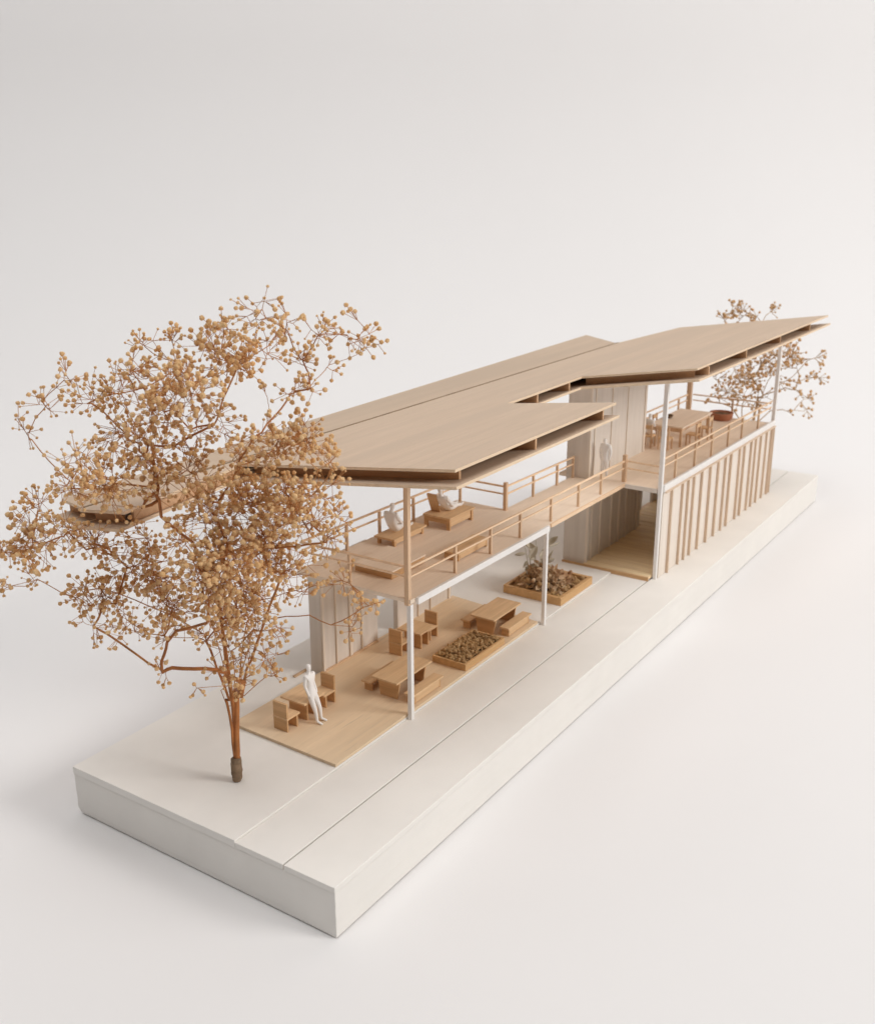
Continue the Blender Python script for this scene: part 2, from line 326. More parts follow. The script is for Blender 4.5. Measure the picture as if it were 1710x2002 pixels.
# posts
def post(name, u, v, z0, z1, wd, mat, lean=0.0):
    mb = MB(); h = wd / 2
    mb.hexa([(u-h,v-h,z0),(u+h,v-h,z0),(u+h,v+h,z0),(u-h,v+h,z0)], [(u-h+lean,v-h,z1),(u+h+lean,v-h,z1),(u+h+lean,v+h,z1),(u-h+lean,v+h,z1)])
    return mb.build(name, mat, house, bevel=.008)
RU = lambda v: ZR(v) - .33                     # underside of the double roof
post('post', 5.13, 2.11, G0, 3.585, .10, M['white'])
post('post', 5.07, 2.12, 3.587, RU(2.12) + .005, .105, M['upright'])
post('post', 10.87, 2.09, G0, 3.60, .095, M['white'])
post('post', 15.31, .985, G0, 3.45, .10, M['white'])
post('post', 15.31, .985, 3.452, RU(.985) + .005, .112, M['white'])
post('post', 25.19, .94, ZF(25.2), RU(.94) + .005, .115, M['white'])
post('post', 25.15, 3.98, 3.48, RU(3.98) + .005, .16, M['upright'])
post('post', 11.30, 3.50, ZF(11.3), 4.38, .095, M['upright'])
post('post', 15.46, 2.12, ZF(15.4), 4.37, .11, M['upright'])
# white edge beams
def beam(name, u0, u1, v0, v1, t, raise_, mat):
    mb = MB(); mb.hexa([(u0,v0,ZF(u0)-t),(u1,v0,ZF(u1)-t),(u1,v1,ZF(u1)-t),(u0,v1,ZF(u0)-t)], [(u0,v0,ZF(u0)+raise_),(u1,v0,ZF(u1)+raise_),(u1,v1,ZF(u1)+raise_),(u0,v1,ZF(u0)+raise_)])
    return mb.build(name, mat, house, bevel=.006)
beam('edge_beam', 5.21, 10.80, 1.955, 2.027, .135, .01, M['white'])
beam('edge_beam', 10.94, 15.29, 1.985, 2.037, .085, .006, M['strip'])
beam('edge_beam', 15.38, 25.26, .885, .965, .10, .11, M['white'])
beam('edge_beam', 15.235, 15.297, 1.06, 2.05, .11, .004, M['wall'])

# railings: each railing is a part with rails and balusters
def railing(pts, posts, zt, dz=.20, base_z=None, wd=.044):
    """pts: polyline of the top rail in plan; posts: plan points; zt(u): top height"""
    top = MB()
    for p, q in zip(pts, pts[1:]): top.bar((p[0], p[1], zt(p[0]) - .02), (q[0], q[1], zt(q[0]) - .02), wd, .042)
    rl = top.build('railing', M['strip'], house, bevel=.003)
    low = MB()
    for p, q in zip(pts, pts[1:]): low.bar((p[0], p[1], zt(p[0]) - dz - .02), (q[0], q[1], zt(q[0]) - dz - .02), wd * .85, .036)
    low.build('lower_rail', M['strip'], rl, bevel=.003)
    for (u, v) in posts:
        h = .030
        MB().box(u-h, u+h, v-h, v+h, ZF(u) + .001, zt(u) - .043).build('baluster', M['upright'], rl, bevel=.004)
    return rl
near = lambda u: ZF(u) + .66 - .004 * (u - 5)
railing([(5.16, 2.13), (15.42, 2.12)], [(6.83,2.13),(8.29,2.13),(9.63,2.13),(11.15,2.125),(12.63,2.12),(13.96,2.12)], near)
railing([(5.14, 2.22), (5.10, 4.92)], [(5.14, 3.64)], near)
railing([(5.16, 4.92), (11.28, 4.90)], [(6.64,4.90),(7.87,4.90),(9.25,4.90),(10.5,4.90)], near)
railing([(11.31, 4.86), (11.31, 3.58)], [(11.31, 4.86)], near)
railing([(11.37, 3.50), (15.08, 3.48)], [(12.75,3.50),(14.08,3.49),(15.02,3.48)], near)
railing([(15.47, 2.04), (15.42, 1.07)], [], near)
far = lambda u: ZF(u) + .82 - .003 * (u - 15)
railing([(15.40, 1.03), (25.12, 1.03)], [(16.44,1.03),(17.93,1.03),(19.33,1.03),(20.79,1.03),(22.1,1.03),(23.76,1.03)], far)
farb = lambda u: ZF(u) + .70
railing([(19.05, 4.0), (25.03, 4.0)], [(20.9,4.0),(22.9,4.0),(24.2,4.0)], farb)
railing([(25.18, 3.85), (25.18, 1.06)], [(25.18, 2.4)], farb)

# walls of the near room (open ground floor)
wl = MB().box(5.60, 7.68, 4.87, 5.20, G1, ZF(6.6) - .10).build('back_wall', M['wall'], house, bevel=.006)
for u, wd in ((5.64,.06),(6.1,.03),(6.62,.09),(7.04,.035)):
    MB().box(u - wd/2, u + wd/2, 4.825, 4.868, D + .002, 3.55).build('batten', M['inner'], wl, bevel=.004)
MB().box(5.597, 7.60, 4.80, 4.866, D + .001, D + .03).build('skirting', M['upright'], wl)
wl = MB().box(8.50, 10.84, 4.87, 5.0, G1, ZF(9.7) - .10).build('back_wall', M['wall'], house, bevel=.006)
for u, wd in ((9.35,.03),(9.9,.035),(10.78,.09)):
    MB().box(u - wd/2, u + wd/2, 4.825, 4.868, D + .002, 3.55).build('batten', M['inner'], wl, bevel=.004)
MB().box(5.15, 5.585, 5.30, 5.36, G1 + .001, G1 + .04).build('sill_strip', M['stripv'], house)

# tall wall box beside the bridge
wb = MB()
def sloped(mb, u0, u1, v0, v1, z0):
    mb.hexa([(u0,v0,z0),(u1,v0,z0),(u1,v1,z0),(u0,v1,z0)], [(u0,v0,RU(v0)-.004),(u1,v0,RU(v0)-.004),(u1,v1,RU(v1)-.004),(u0,v1,RU(v1)-.004)])
sloped(wb, 15.12, 19.0, 3.06, 3.74, G1 + .001)
wbo = wb.build('core_wall', M['wall'], house, bevel=.006)
for u, wd in ((15.15,.085),(15.42,.07),(16.0,.055),(16.74,.05),(17.3,.04),(17.81,.055),(18.64,.07)):
    MB().box(u - wd/2, u + wd/2, 3.0, 3.058, D + .003, ZF(u) - .088).build('batten', M['inner'], wbo, bevel=.004)
for u, wd in ((15.15,.085),(15.42,.05),(16.5,.02),(17.6,.02),(18.93,.12)):
    MB().box(u - wd/2, u + wd/2, 3.03, 3.058, ZF(u) + .002, RU(3.03) - .01).build('batten', M['inner'], wbo, bevel=.004)
# container back and end walls
MB().box(19.003, 20.05, 3.72, 3.80, G1 + .001, 3.40).build('rear_wall', M['wall'], house, bevel=.004)
rw = MB().box(21.6, 25.15, 3.72, 3.80, G1 + .001, 3.38).build('rear_wall', M['wall'], house, bevel=.004)
MB().box(20.60, 20.72, 3.71, 3.81, G1 + .05, 3.38).build('window_mullion', M['wall'], house)
MB().box(20.053, 21.597, 3.70, 3.82, G1 + .002, G1 + .05).build('window_sill', M['upright'], house)
MB().box(25.153, 25.22, .98, 2.2, G0 + .05, 3.38).build('end_wall', M['wall'], house)
# container floor of cross planks
cf = MB().box(15.05, 25.15, 1.06, 3.70, G0 + .045, G0 + .075).build('container_floor', M['deck'], house)
u = 15.055; pk = random.Random(5)
while u < 25.1:
    wd = .34 + pk.uniform(-.03, .03)
    MB().box(u, min(u + wd - .018, 25.14), 1.07, 3.69 if u > 19 else 3.05, G0 + .0755, G0 + .105 + pk.uniform(0, .012)).build('plank', M['plank'], cf)
    u += wd
MB().box(15.02, 15.049, 1.06, 3.72, G0 + .002, G0 + .10).build('threshold', M['furnz'], house)

# slatted outer wall of the container
sw = MB()
sw.hexa([(15.38,.965,G0+.002),(25.22,.965,G0+.002),(25.22,1.03,G0+.002),(15.38,1.03,G0+.002)], [(15.38,.965,ZF(15.4)-.104),(25.22,.965,ZF(25.2)-.104),(25.22,1.03,ZF(25.2)-.104),(15.38,1.03,ZF(15.4)-.104)])
swo = sw.build('clad_wall', M['clad'], house)
bu = [15.92,16.71,17.16,17.61,18.24,18.97,19.64,20.28,20.80,21.63,22.09,22.76,23.23,23.77,24.38,24.95]
rr = random.Random(9); edge = 15.40
for u in bu + [25.19]:
    # a flat cladding board and the fin that closes it
    MB().box(edge + .004, u - .004, .93 - rr.uniform(0, .012), .963, G0 + .004, ZF(u) - .108).build('cladding_board', M['clad'], swo, bevel=.004)
    wd = rr.uniform(.045, .065)
    fin = MB(); j = rr.uniform(-.02, .02)
    fin.hexa([(u,.85,G0+.004),(u+wd,.85,G0+.004),(u+wd,.963,G0+.004),(u,.963,G0+.004)], [(u+j,.85,ZF(u)-.112),(u+wd+j,.85,ZF(u)-.112),(u+wd+j,.963,ZF(u)-.112),(u+j,.963,ZF(u)-.112)])
    fin.build('fin', M['batten'], swo, bevel=.006)
    edge = u + wd
MB().bar((15.4, .87, ZF(15.4) - .09), (25.2, .87, ZF(25.2) - .09), .10, .03).build('top_strip', M['batten'], swo)

# ---------------------------------------------------------------- the double roof
def outline(dv=0.0, du=0.0, dz=0.0):
    P = [(.23 - du, 4.47), (3.75 - du, 5.13), (3.73 - du, .15 - dv), (10.17 - du * .5, .12 - dv), (10.30, 2.93 - dv*.5), (14.28 - du, 2.97 - dv*.5),
         (15.08 - du, .12 - dv), (27.0 - du*.5, -.06 - dv), (25.7, 4.72), (21.86, 5.315), (.20 - du, 5.60)]
    return [(a, b, ZR(b) + dz) for a, b in P]
def rear(du=0.0, dz=0.0):
    zl = lambda v: 6.29 - .08 * (v - 5.6)
    P = [(.30 - du, 5.665), (21.80, 5.375), (23.95, 7.55), (12.28, 7.13), (7.09, 6.96), (.60 - du, 6.62)]
    return [(a, b, zl(b) + dz) for a, b in P]
def sheet(P, t):
    """one flat sheet: an outline, filled above and below, with edges"""
    bm = bmesh.new()
    top = [bm.verts.new(p) for p in P]; low = [bm.verts.new((p[0], p[1], p[2] - t)) for p in P]
    n = len(P)
    es = [bm.edges.new((top[i], top[(i+1) % n])) for i in range(n)]
    bmesh.ops.triangle_fill(bm, edges=es, use_beauty=True)
    bm.verts.index_update()
    tris = [[v.index for v in f.verts] for f in bm.faces]
    bm.free(); mb = MB(); mb.nflat = 2 * len(tris); fs = [t_ for t_ in tris] + [[i + n for i in reversed(t_)] for t_ in tris] + [(i, (i+1) % n, (i+1) % n + n, i + n) for i in range(n)]
    return mb.add(list(P) + [(p[0], p[1], p[2] - t) for p in P], fs)
def roof_sheet(P, t, name, mat, parent):
    o = sheet(P, t).build(name, mat, parent)
    o.data.materials.append(M['edge'])
    for p in o.data.polygons:                       # the cut edges show bare end grain
        if abs(p.normal.z) < .6: p.material_index = 1
    return o
roof = roof_sheet(outline(), .055, 'roof', M['roof'], house)
roof_sheet(rear(), .055, 'roof_strip', M['roof_rear'], roof)
roof_sheet(outline(.12, .14, -.27), .058, 'under_sheet', M['roof'], roof)
roof_sheet(rear(.14, -.27), .058, 'under_strip', M['roof'], roof)
fold_shade = MB(); q0, q1 = Vector((.32, 5.635, ZR(5.635) - .012)), Vector((21.82, 5.347, ZR(5.347) - .012))
fold_shade.bar(q0, q1, .05, .045); fold_shade.build('fold_shade_bar', M['fold_shade'], roof)  # added dark bar, stands in for the line of shade along the fold
def rib(u0, v0, u1, v1, inset=0.0):
    d = Vector((u1-u0, v1-v0, 0)).normalized(); s = Vector((-d.y, d.x, 0)) * .03
    lo = lambda u, v: ZR(v) - .268
    hi = lambda u, v: ZR(v) - .057
    a = [(u0-s.x, v0-s.y), (u1-s.x, v1-s.y), (u1+s.x, v1+s.y), (u0+s.x, v0+s.y)]
    MB().hexa([(x, y, lo(x, y)) for x, y in a], [(x, y, hi(x, y)) for x, y in a]).build('rib', M['rib'], roof)
for u in (6.58, 9.57): rib(u, .14, u, 5.2)
for u in (15.76, 18.75, 21.94): rib(u, .05, u, 4.9)
rib(25.0, .0, 25.0, 4.6)
rib(11.83, 2.95, 11.83, 5.3); rib(13.6, 2.98, 13.6, 5.3)
rib(4.12, .30, 4.12, 5.15)
rib(14.62, 3.0, 15.40, .30)
rib(.50, 4.85, .50, 5.55); rib(.55, 4.66, 3.95, 5.30); rib(2.4, 5.1, 2.4, 5.58)
def rib_left(u):
    z = lambda v: 6.29 - .08 * (v - 5.6)
    MB().hexa([(u-.03,5.70,z(5.70)-.268),(u+.03,5.70,z(5.70)-.268),(u+.03,6.58,z(6.58)-.268),(u-.03,6.58,z(6.58)-.268)],
              [(u-.03,5.70,z(5.70)-.057),(u+.03,5.70,z(5.70)-.057),(u+.03,6.58,z(6.58)-.057),(u-.03,6.58,z(6.58)-.057)]).build('rib', M['rib'], roof)
for u in (.75, 4.0, 9.0, 14.0, 19.0, 21.6): rib_left(u)

# ---------------------------------------------------------------- furniture on the lower deck
def make_chair():
    r = empty('chair', (0,0,0), 'chair', 'chair')
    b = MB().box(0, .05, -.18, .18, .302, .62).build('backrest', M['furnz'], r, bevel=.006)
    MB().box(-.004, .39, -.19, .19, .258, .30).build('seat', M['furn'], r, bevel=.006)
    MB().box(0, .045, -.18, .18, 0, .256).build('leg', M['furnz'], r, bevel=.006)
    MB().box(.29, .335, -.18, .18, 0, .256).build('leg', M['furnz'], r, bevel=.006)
    return r
ch = make_chair(); g = 'chairs facing each other across small tables on the lower deck'
ch2, ch3, ch4 = copy_tree(ch), copy_tree(ch), copy_tree(ch)
place(ch, (3.14, 3.93, D), 0, 'wooden chair nearest the big tree, its back to the tree', g)
place(ch2, (4.70, 3.94, D), math.pi, 'wooden chair beyond the small table, right behind the standing white figure', g)
place(ch3, (7.25, 4.05, D), 0, 'wooden chair just left of the front white post, back towards the viewer', g)
place(ch4, (8.66, 3.97, D), math.pi, 'wooden chair with raised back between back wall and the low flower tray', g)
def make_table():
    r = empty('table', (0,0,0), 'table', 'table')
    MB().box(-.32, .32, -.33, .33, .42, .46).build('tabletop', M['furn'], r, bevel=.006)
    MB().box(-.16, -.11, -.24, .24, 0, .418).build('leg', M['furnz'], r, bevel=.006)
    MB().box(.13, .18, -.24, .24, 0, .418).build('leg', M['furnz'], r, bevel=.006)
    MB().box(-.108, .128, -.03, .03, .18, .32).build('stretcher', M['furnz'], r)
    return r
tb = make_table(); tb2 = copy_tree(tb); g = 'small square tables between pairs of chairs'
place(tb, (3.90, 3.98, D), 0, 'small wooden table behind the standing white figure near the big tree', g)
place(tb2, (7.98, 3.95, D), 0, 'small wooden table right behind the front white post, between two chairs', g)
def make_picnic():
    r = empty('picnic_table', (0,0,0), 'picnic table', 'table')
    MB().box(-.66, .66, -.34, .34, .43, .475).build('tabletop', M['furn'], r, bevel=.008)
    for sx in (-.50, .46):
        mb = MB(); mb.hexa([(sx,-.22,0),(sx+.045,-.22,0),(sx+.045,.22,0),(sx,.22,0)], [(sx,-.30,.428),(sx+.045,-.30,.428),(sx+.045,.30,.428),(sx,.30,.428)])
        mb.build('leg', M['furnz'], r, bevel=.006)
    MB().box(-.452, .458, -.05, .05, .20, .40).build('apron', M['furnz'], r)
    return r
pt = make_picnic(); pt2 = copy_tree(pt); g = 'long picnic tables on the lower deck'
place(pt, (5.99, 2.95, D), 0, 'long picnic table at the foot of the front white post', g)
place(pt2, (9.93, 2.92, D), 0, 'long picnic table beyond the low flower tray, beside the second white post', g)
def make_bench():
    r = empty('bench', (0,0,0), 'bench', 'bench')
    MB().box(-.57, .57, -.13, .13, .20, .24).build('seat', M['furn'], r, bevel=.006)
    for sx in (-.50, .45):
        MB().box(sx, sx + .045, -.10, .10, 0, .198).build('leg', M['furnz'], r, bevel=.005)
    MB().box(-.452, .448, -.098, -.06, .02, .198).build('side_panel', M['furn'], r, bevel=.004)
    return r
bn = make_bench(); bns = [bn] + [copy_tree(bn) for _ in range(3)]; g = 'benches along the picnic tables'
place(bns[0], (6.02, 2.39, D), 0, 'bench on the open side of the picnic table by the front white post', g)
place(bns[1], (5.99, 3.50, D), math.pi, 'bench hidden behind the picnic table by the front white post', g)
place(bns[2], (10.06, 2.43, D), 0, 'bench at the deck edge beside the second white post, lit along its side', g)
place(bns[3], (9.93, 3.46, D), math.pi, 'bench on the wall side of the picnic table beyond the flower tray', g)

# ---------------------------------------------------------------- planters
def blob_mesh(seed, sub=1, jit=.25, sc=(1,1,1)):
    bm = bmesh.new(); bmesh.ops.create_icosphere(bm, subdivisions=sub, radius=1.0)
    r = random.Random(seed); vs = []
    for v in bm.verts:
        k = 1 + r.uniform(-jit, jit); vs.append(Vector((v.co.x*k*sc[0], v.co.y*k*sc[1], v.co.z*k*sc[2])))
    fs = [[v.index for v in f.verts] for f in bm.faces]; bm.free(); return vs, fs
BL = [blob_mesh(i, 1, .32) for i in range(6)]
def scatter(mb, r, pos, size, flat=1.0):
    vs, fs = r.choice(BL); e = Euler((r.uniform(0,6.3), r.uniform(0,6.3), r.uniform(0,6.3))).to_matrix()
    mb.add([Vector(pos) + Vector(((q := e @ v).x, q.y, q.z * flat)) * size for v in vs], fs)
def petal(mb, r, pos, ln, wd, tilt=None):
    """thin curled leaf made of a 3 x 5 grid with thickness"""
    e = Euler((r.uniform(-1.2,1.2) if tilt is None else tilt, r.uniform(-1.2,1.2), r.uniform(0,6.3))).to_matrix()
    cu = r.uniform(.3, 1.3); top = []; 
    for i in range(5):
        t = i / 4; w2 = wd * math.sin(math.pi * (0.12 + .84 * t)) 
        for j in (-1, 0, 1):
            top.append(Vector((j * w2 / 2, t * ln, cu * ln * .35 * t * t + abs(j) * w2 * .25)))
    pts = [Vector(pos) + e @ p for p in top]; nrm = e @ Vector((0,0,-.012))
    k = len(pts); vs = pts + [p + nrm for p in pts]; fs = []
    for i in range(4):
        for j in range(2):
            a = i*3 + j; fs.append((a, a+1, a+4, a+3)); fs.append((a+k+3, a+k+4, a+k+1, a+k))
    for i in range(4):
        fs.append((i*3, i*3+3, i*3+3+k, i*3+k)); fs.append((i*3+5, i*3+2, i*3+2+k, i*3+5+k))
    mb.add(vs, fs)
def tray(name, label, u0, u1, v0, v1, z0, h, t, mat):
    r = empty(name, ((u0+u1)/2, (v0+v1)/2, z0), label, 'planter')
    MB().box(u0, u1, v0, v0+t, z0, z0+h).build('side_board', mat, r, bevel=.006)
    MB().box(u0, u1, v1-t, v1, z0, z0+h).build('side_board', mat, r, bevel=.006)
    MB().box(u0, u0+t, v0+t+.002, v1-t-.002, z0, z0+h-.004).build('end_board', mat, r, bevel=.006)
    MB().box(u1-t, u1, v0+t+.002, v1-t-.002, z0, z0+h-.004).build('end_board', mat, r, bevel=.006)
    MB().box(u0+t, u1-t, v0+t, v1-t, z0, z0+h*.35).build('soil', M['soil'], r)
    return r
tr = tray('planter', 'low wooden tray of brown dried flower crumbs at the deck edge', 7.42, 9.16, 2.22, 3.12, D, .165, .055, M['tray'])
rr = random.Random(4); fl = MB()
for i in range(620):
    a, b = rr.uniform(7.50, 9.08), rr.uniform(2.30, 3.04)
    scatter(fl, rr, (a, b, D + rr.uniform(.08, .20) + .05 * math.sin(3*a) * math.sin(4*b)), rr.uniform(.028, .06))
fl.build('dried_flowers', M['bits'], tr, kind='stuff')
fl = MB()
for i in range(160): petal(fl, rr, (rr.uniform(7.55, 9.05), rr.uniform(2.33, 3.0), D + rr.uniform(.14, .22)), rr.uniform(.05, .12), rr.uniform(.03, .06))
fl.build('petals', M['bits'], tr, kind='stuff')
tr = tray('planter', 'larger wooden tray heaped with dried petals and tall pale leaves on the white ground', 12.06, 13.92, 2.22, 3.95, G1 if False else G1, .22, .10, M['tray'])
fl = MB(); rr = random.Random(6)
for i in range(420):
    a, b = rr.uniform(12.2, 13.8), rr.uniform(2.36, 3.82)
    hgt = .55 * math.exp(-(((a-12.75)/.55)**2 + ((b-3.15)/.5)**2))
    scatter(fl, rr, (a, b, G1 + .10 + rr.uniform(0, 1) * hgt + rr.uniform(0, .06)), rr.uniform(.035, .075))
fl.build('dried_crumbs', M['bits'], tr, kind='stuff')
fl = MB()
for i in range(520):
    a, b = rr.gauss(12.85, .42), rr.gauss(3.1, .36)
    if not (12.2 < a < 13.78 and 2.36 < b < 3.8): continue
    hgt = .62 * math.exp(-(((a-12.75)/.55)**2 + ((b-3.15)/.5)**2))
    petal(fl, rr, (a, b, G1 + .14 + rr.uniform(.2, 1) * hgt), rr.uniform(.10, .26), rr.uniform(.07, .15))
fl.build('petals', M['petal'], tr, kind='stuff')
# tall pale dried leaves rising from the heap
rr = random.Random(8); lv = MB(); sm = MB()
for i, (px_, py_, h_) in enumerate(((12.75,3.55,1.15),(13.0,3.3,1.0),(13.2,3.62,1.2),(12.6,3.3,.85),(12.95,3.62,1.3),(13.3,3.35,.95),(12.85,3.15,.75))):
    lean = Vector((rr.uniform(-.12,.25), rr.uniform(-.18,.18), 0))
    pts = [Vector((px_, py_, G1 + .1)) + lean * (t*t) + Vector((0,0,h_*t)) for t in (0,.25,.5,.75,1)]
    sm.tube(pts, [.022,.02,.017,.012,.006], 5)
    for k in range(5):
        petal(lv, rr, pts[1 + k % 4] + Vector((rr.uniform(-.03,.03), rr.uniform(-.03,.03), 0)), rr.uniform(.20, .40), rr.uniform(.12, .24))
sm.build('stem', M['grey_leaf'], tr, smooth=True)
lv.build('tall_leaves', M['grey_leaf'], tr, kind='stuff')

# ---------------------------------------------------------------- furniture upstairs
def fz(u): return ZF(u) + .001
pf = empty('low_platform', (6.3, 3.48, fz(6.3)), 'broad low wooden platform at the front railing of the upper floor', 'low table')
MB().box(5.74, 6.95, 3.0, 3.97, fz(5.74), fz(5.74) + .155).build('box_frame', M['furnz'], pf, bevel=.006)
MB().box(5.72, 6.97, 2.98, 3.99, fz(5.74) + .157, fz(5.74) + .195).build('platform_top', M['floor'], pf, bevel=.006)
sb = empty('low_bench', (8.0, 4.4, fz(8)), 'low wooden bench under the seated white figure at the left railing', 'bench')
MB().box(7.38, 8.68, 4.12, 4.70, fz(8) + .15, fz(8) + .20).build('seat', M['furn'], sb, bevel=.006)
for a, b in ((7.44,4.16),(7.44,4.58),(8.55,4.16),(8.55,4.58)):
    MB().box(a, a+.07, b, b+.07, fz(8.6), fz(8) + .149).build('leg', M['furnz'], sb, bevel=.004)
MB().box(7.52, 8.54, 4.17, 4.20, fz(8) + .05, fz(8) + .149).build('side_panel', M['furn'], sb)
sb2 = empty('low_bench', (8.0, 2.55, fz(8)), 'low wooden bench just inside the long front railing upstairs', 'bench')
MB().box(7.42, 8.72, 2.42, 2.85, fz(8) + .16, fz(8) + .20).build('seat', M['furn'], sb2, bevel=.006)
MB().box(7.46, 7.51, 2.45, 2.82, fz(8) + .005, fz(8) + .159).build('leg', M['furnz'], sb2)
MB().box(8.63, 8.68, 2.45, 2.82, fz(8), fz(8) + .159).build('leg', M['furnz'], sb2)
MB().box(7.52, 8.62, 2.45, 2.48, fz(8) + .04, fz(8) + .159).build('side_panel', M['furn'], sb2)
lg = empty('lounger', (9.6, 4.12, fz(9.6)), 'wooden lounger with tilted backrest carrying the reclining white figure', 'lounger')
zl = fz(9.3)
MB().box(9.10, 10.22, 3.74, 4.52, zl + .26, zl + .31).build('seat', M['furn'], lg, bevel=.006)
for b in (3.76, 4.40): MB().box(9.12, 9.18, b, b + .10, zl, zl + .259).build('leg', M['furnz'], lg, bevel=.005)
MB().box(9.12, 9.16, 3.862, 4.398, zl + .15, zl + .259).build('apron', M['furnz'], lg)
MB().box(9.185, 10.06, 3.77, 3.80, zl + .08, zl + .259).build('side_panel', M['furn'], lg)
for b in (3.76, 4.40): MB().box(10.10, 10.18, b, b + .10, zl - .01, zl + .259).build('leg', M['furnz'], lg, bevel=.005)
mb = MB(); mb.hexa([(9.40,4.22,zl+.312),(9.45,4.22,zl+.312),(9.45,4.48,zl+.312),(9.40,4.48,zl+.312)], [(9.20,4.22,zl+.78),(9.25,4.22,zl+.80),(9.25,4.48,zl+.80),(9.20,4.48,zl+.78)])
mb.build('backrest', M['furnz'], lg, bevel=.006)

# dining furniture on the far terrace
dt = empty('dining_table', (21.3, 2.75, fz(21)), 'long wooden dining table on the far terrace', 'table')
MB().box(20.0, 22.6, 2.22, 3.32, fz(21) + .62, fz(21) + .67).build('tabletop', M['floor'], dt, bevel=.006)
for a, b in ((20.08,2.28),(20.08,3.20),(22.46,2.28),(22.46,3.20)):
    MB().box(a, a+.07, b, b+.07, fz(22.5), fz(21) + .619).build('leg', M['upright'], dt)
MB().box(20.16, 22.45, 2.30, 2.33, fz(21) + .50, fz(21) + .619).build('apron', M['upright'], dt)
MB().box(20.09, 20.12, 2.36, 3.19, fz(21) + .48, fz(21) + .619).build('apron', M['upright'], dt)
def make_dowel_chair():
    r = empty('dowel_chair', (0,0,0), 'chair', 'chair')
    MB().box(0, .36, -.18, .18, .34, .375).build('seat', M['furn'], r, bevel=.005)
    for a, b in ((.0,-.18),(.0,.14),(.31,-.18),(.31,.14)):
        MB().box(a, a+.045, b, b+.045, 0, .339).build('leg', M['upright'], r)
    for b in (-.18, .14): MB().box(0, .045, b, b+.045, .376, .74).build('back_upright', M['upright'], r)
    MB().box(.005, .04, -.132, .138, .60, .72).build('backrest', M['furn'], r)
    return r
dc = make_dowel_chair(); ds = [dc] + [copy_tree(dc) for _ in range(4)]; g = 'thin legged chairs around the dining table on the terrace'
place(ds[0], (19.45, 3.18, fz(19.6)), 0, 'thin legged chair at the near end of the terrace table, beside the wall', g)
place(ds[1], (19.45, 2.62, fz(19.6)), 0, 'thin legged chair at the near end of the terrace table, behind the tall corner post', g)
place(ds[2], (20.62, 1.92, fz(20.7)), math.pi / 2, 'thin legged chair on the railing side of the terrace table, nearer one', g)
place(ds[3], (21.70, 1.92, fz(21.8)), math.pi / 2, 'thin legged chair on the railing side of the terrace table, farther one', g)
place(ds[4], (21.1, 3.62, fz(21.2)), -math.pi / 2, 'thin legged chair on the rear side of the terrace table', g)
dish = empty('dish', (21.0, 3.12, fz(21) + .672), 'small dark dish standing on the terrace dining table', 'dish')
mb = MB(); prof = [(.05,0),(.13,.03),(.17,.10),(.15,.10),(.11,.045),(0.0,.03)]
def lathe(mb, c, prof, k=20, sx=1, sy=1):
    n0 = len(mb.v); vs = []; fs = []
    for r_, z in prof:
        for j in range(k):
            a = 2*math.pi*j/k; vs.append((c[0]+r_*sx*math.cos(a), c[1]+r_*sy*math.sin(a), c[2]+z))
    for i in range(len(prof)-1):
        for j in range(k):
            a = i*k+j; b = i*k+(j+1) % k; fs.append((a,b,b+k,a+k))
    fs.append(tuple(reversed(range(k))))
    mb.add(vs, fs)
lathe(mb, (21.0,3.12,fz(21)+.672), prof); mb.build('bowl', M['soil'], dish, smooth=True)
pot = empty('clay_pot', (24.75, 2.62, fz(24.75)), 'wide low terracotta pot at the far end of the terrace', 'pot')
mb = MB(); lathe(mb, (24.75,2.62,fz(24.75)), [(.30,0),(.36,.05),(.40,.22),(.41,.26),(.37,.26),(.355,.20),(0.0,.19)], 28, .95, 1.0); mb.build('pot_body', M['clay'], pot, smooth=True)
mb = MB(); lathe(mb, (24.75,2.62,fz(24.75)+.195), [(.34,0),(.2,.03),(0,.04)], 24, .95, 1.0); mb.build('soil', M['soil'], pot)

# ---------------------------------------------------------------- white scale figures
def person(joints, edges, label, org):
    """joints: name -> (position, radius). One skin surface, smoothed."""
    names = list(joints); me = bpy.data.meshes.new('person_cage')
    me.from_pydata([Vector(joints[n][0]) for n in names], [(names.index(a), names.index(b)) for a, b in edges], [])
    ob = bpy.data.objects.new('person_cage', me); C.objects.link(ob)
    sk = ob.modifiers.new('skin', 'SKIN'); sk.use_smooth_shade = True
    ly = me.skin_vertices[0].data if me.skin_vertices else None
    for i, n in enumerate(names):
        r = joints[n][1]; r = r if isinstance(r, tuple) else (r, r)
        ly[i].radius = r; ly[i].use_root = (n == 'pelvis')
    ss = ob.modifiers.new('sub', 'SUBSURF'); ss.levels = 2; ss.render_levels = 2
    dg = bpy.context.evaluated_depsgraph_get(); ev = ob.evaluated_get(dg)
    m2 = bpy.data.meshes.new_from_object(ev)
    bpy.data.objects.remove(ob)
    for v in m2.vertices: v.co = (v.co - Vector(org)) * S
    for p in m2.polygons: p.use_smooth = True
    m2.materials.clear(); m2.materials.append(M['figure'])
    o = bpy.data.objects.new('person', m2); C.objects.link(o); o.location = Vector(org) * S
    ORG[o.name] = Vector(org)
    return tag(o, label, 'figure', 'white scale figures in the model house')
BODY = [('pelvis','waist'),('waist','chest'),('chest','neck'),('neck','chin'),('chin','head'),('head','crown'),
        ('chest','shl'),('shl','ell'),('ell','wrl'),('wrl','hal'),('chest','shr'),('shr','elr'),('elr','wrr'),('wrr','har'),
        ('pelvis','hpl'),('hpl','knl'),('knl','anl'),('anl','tol'),('pelvis','hpr'),('hpr','knr'),('knr','anr'),('anr','tor')]
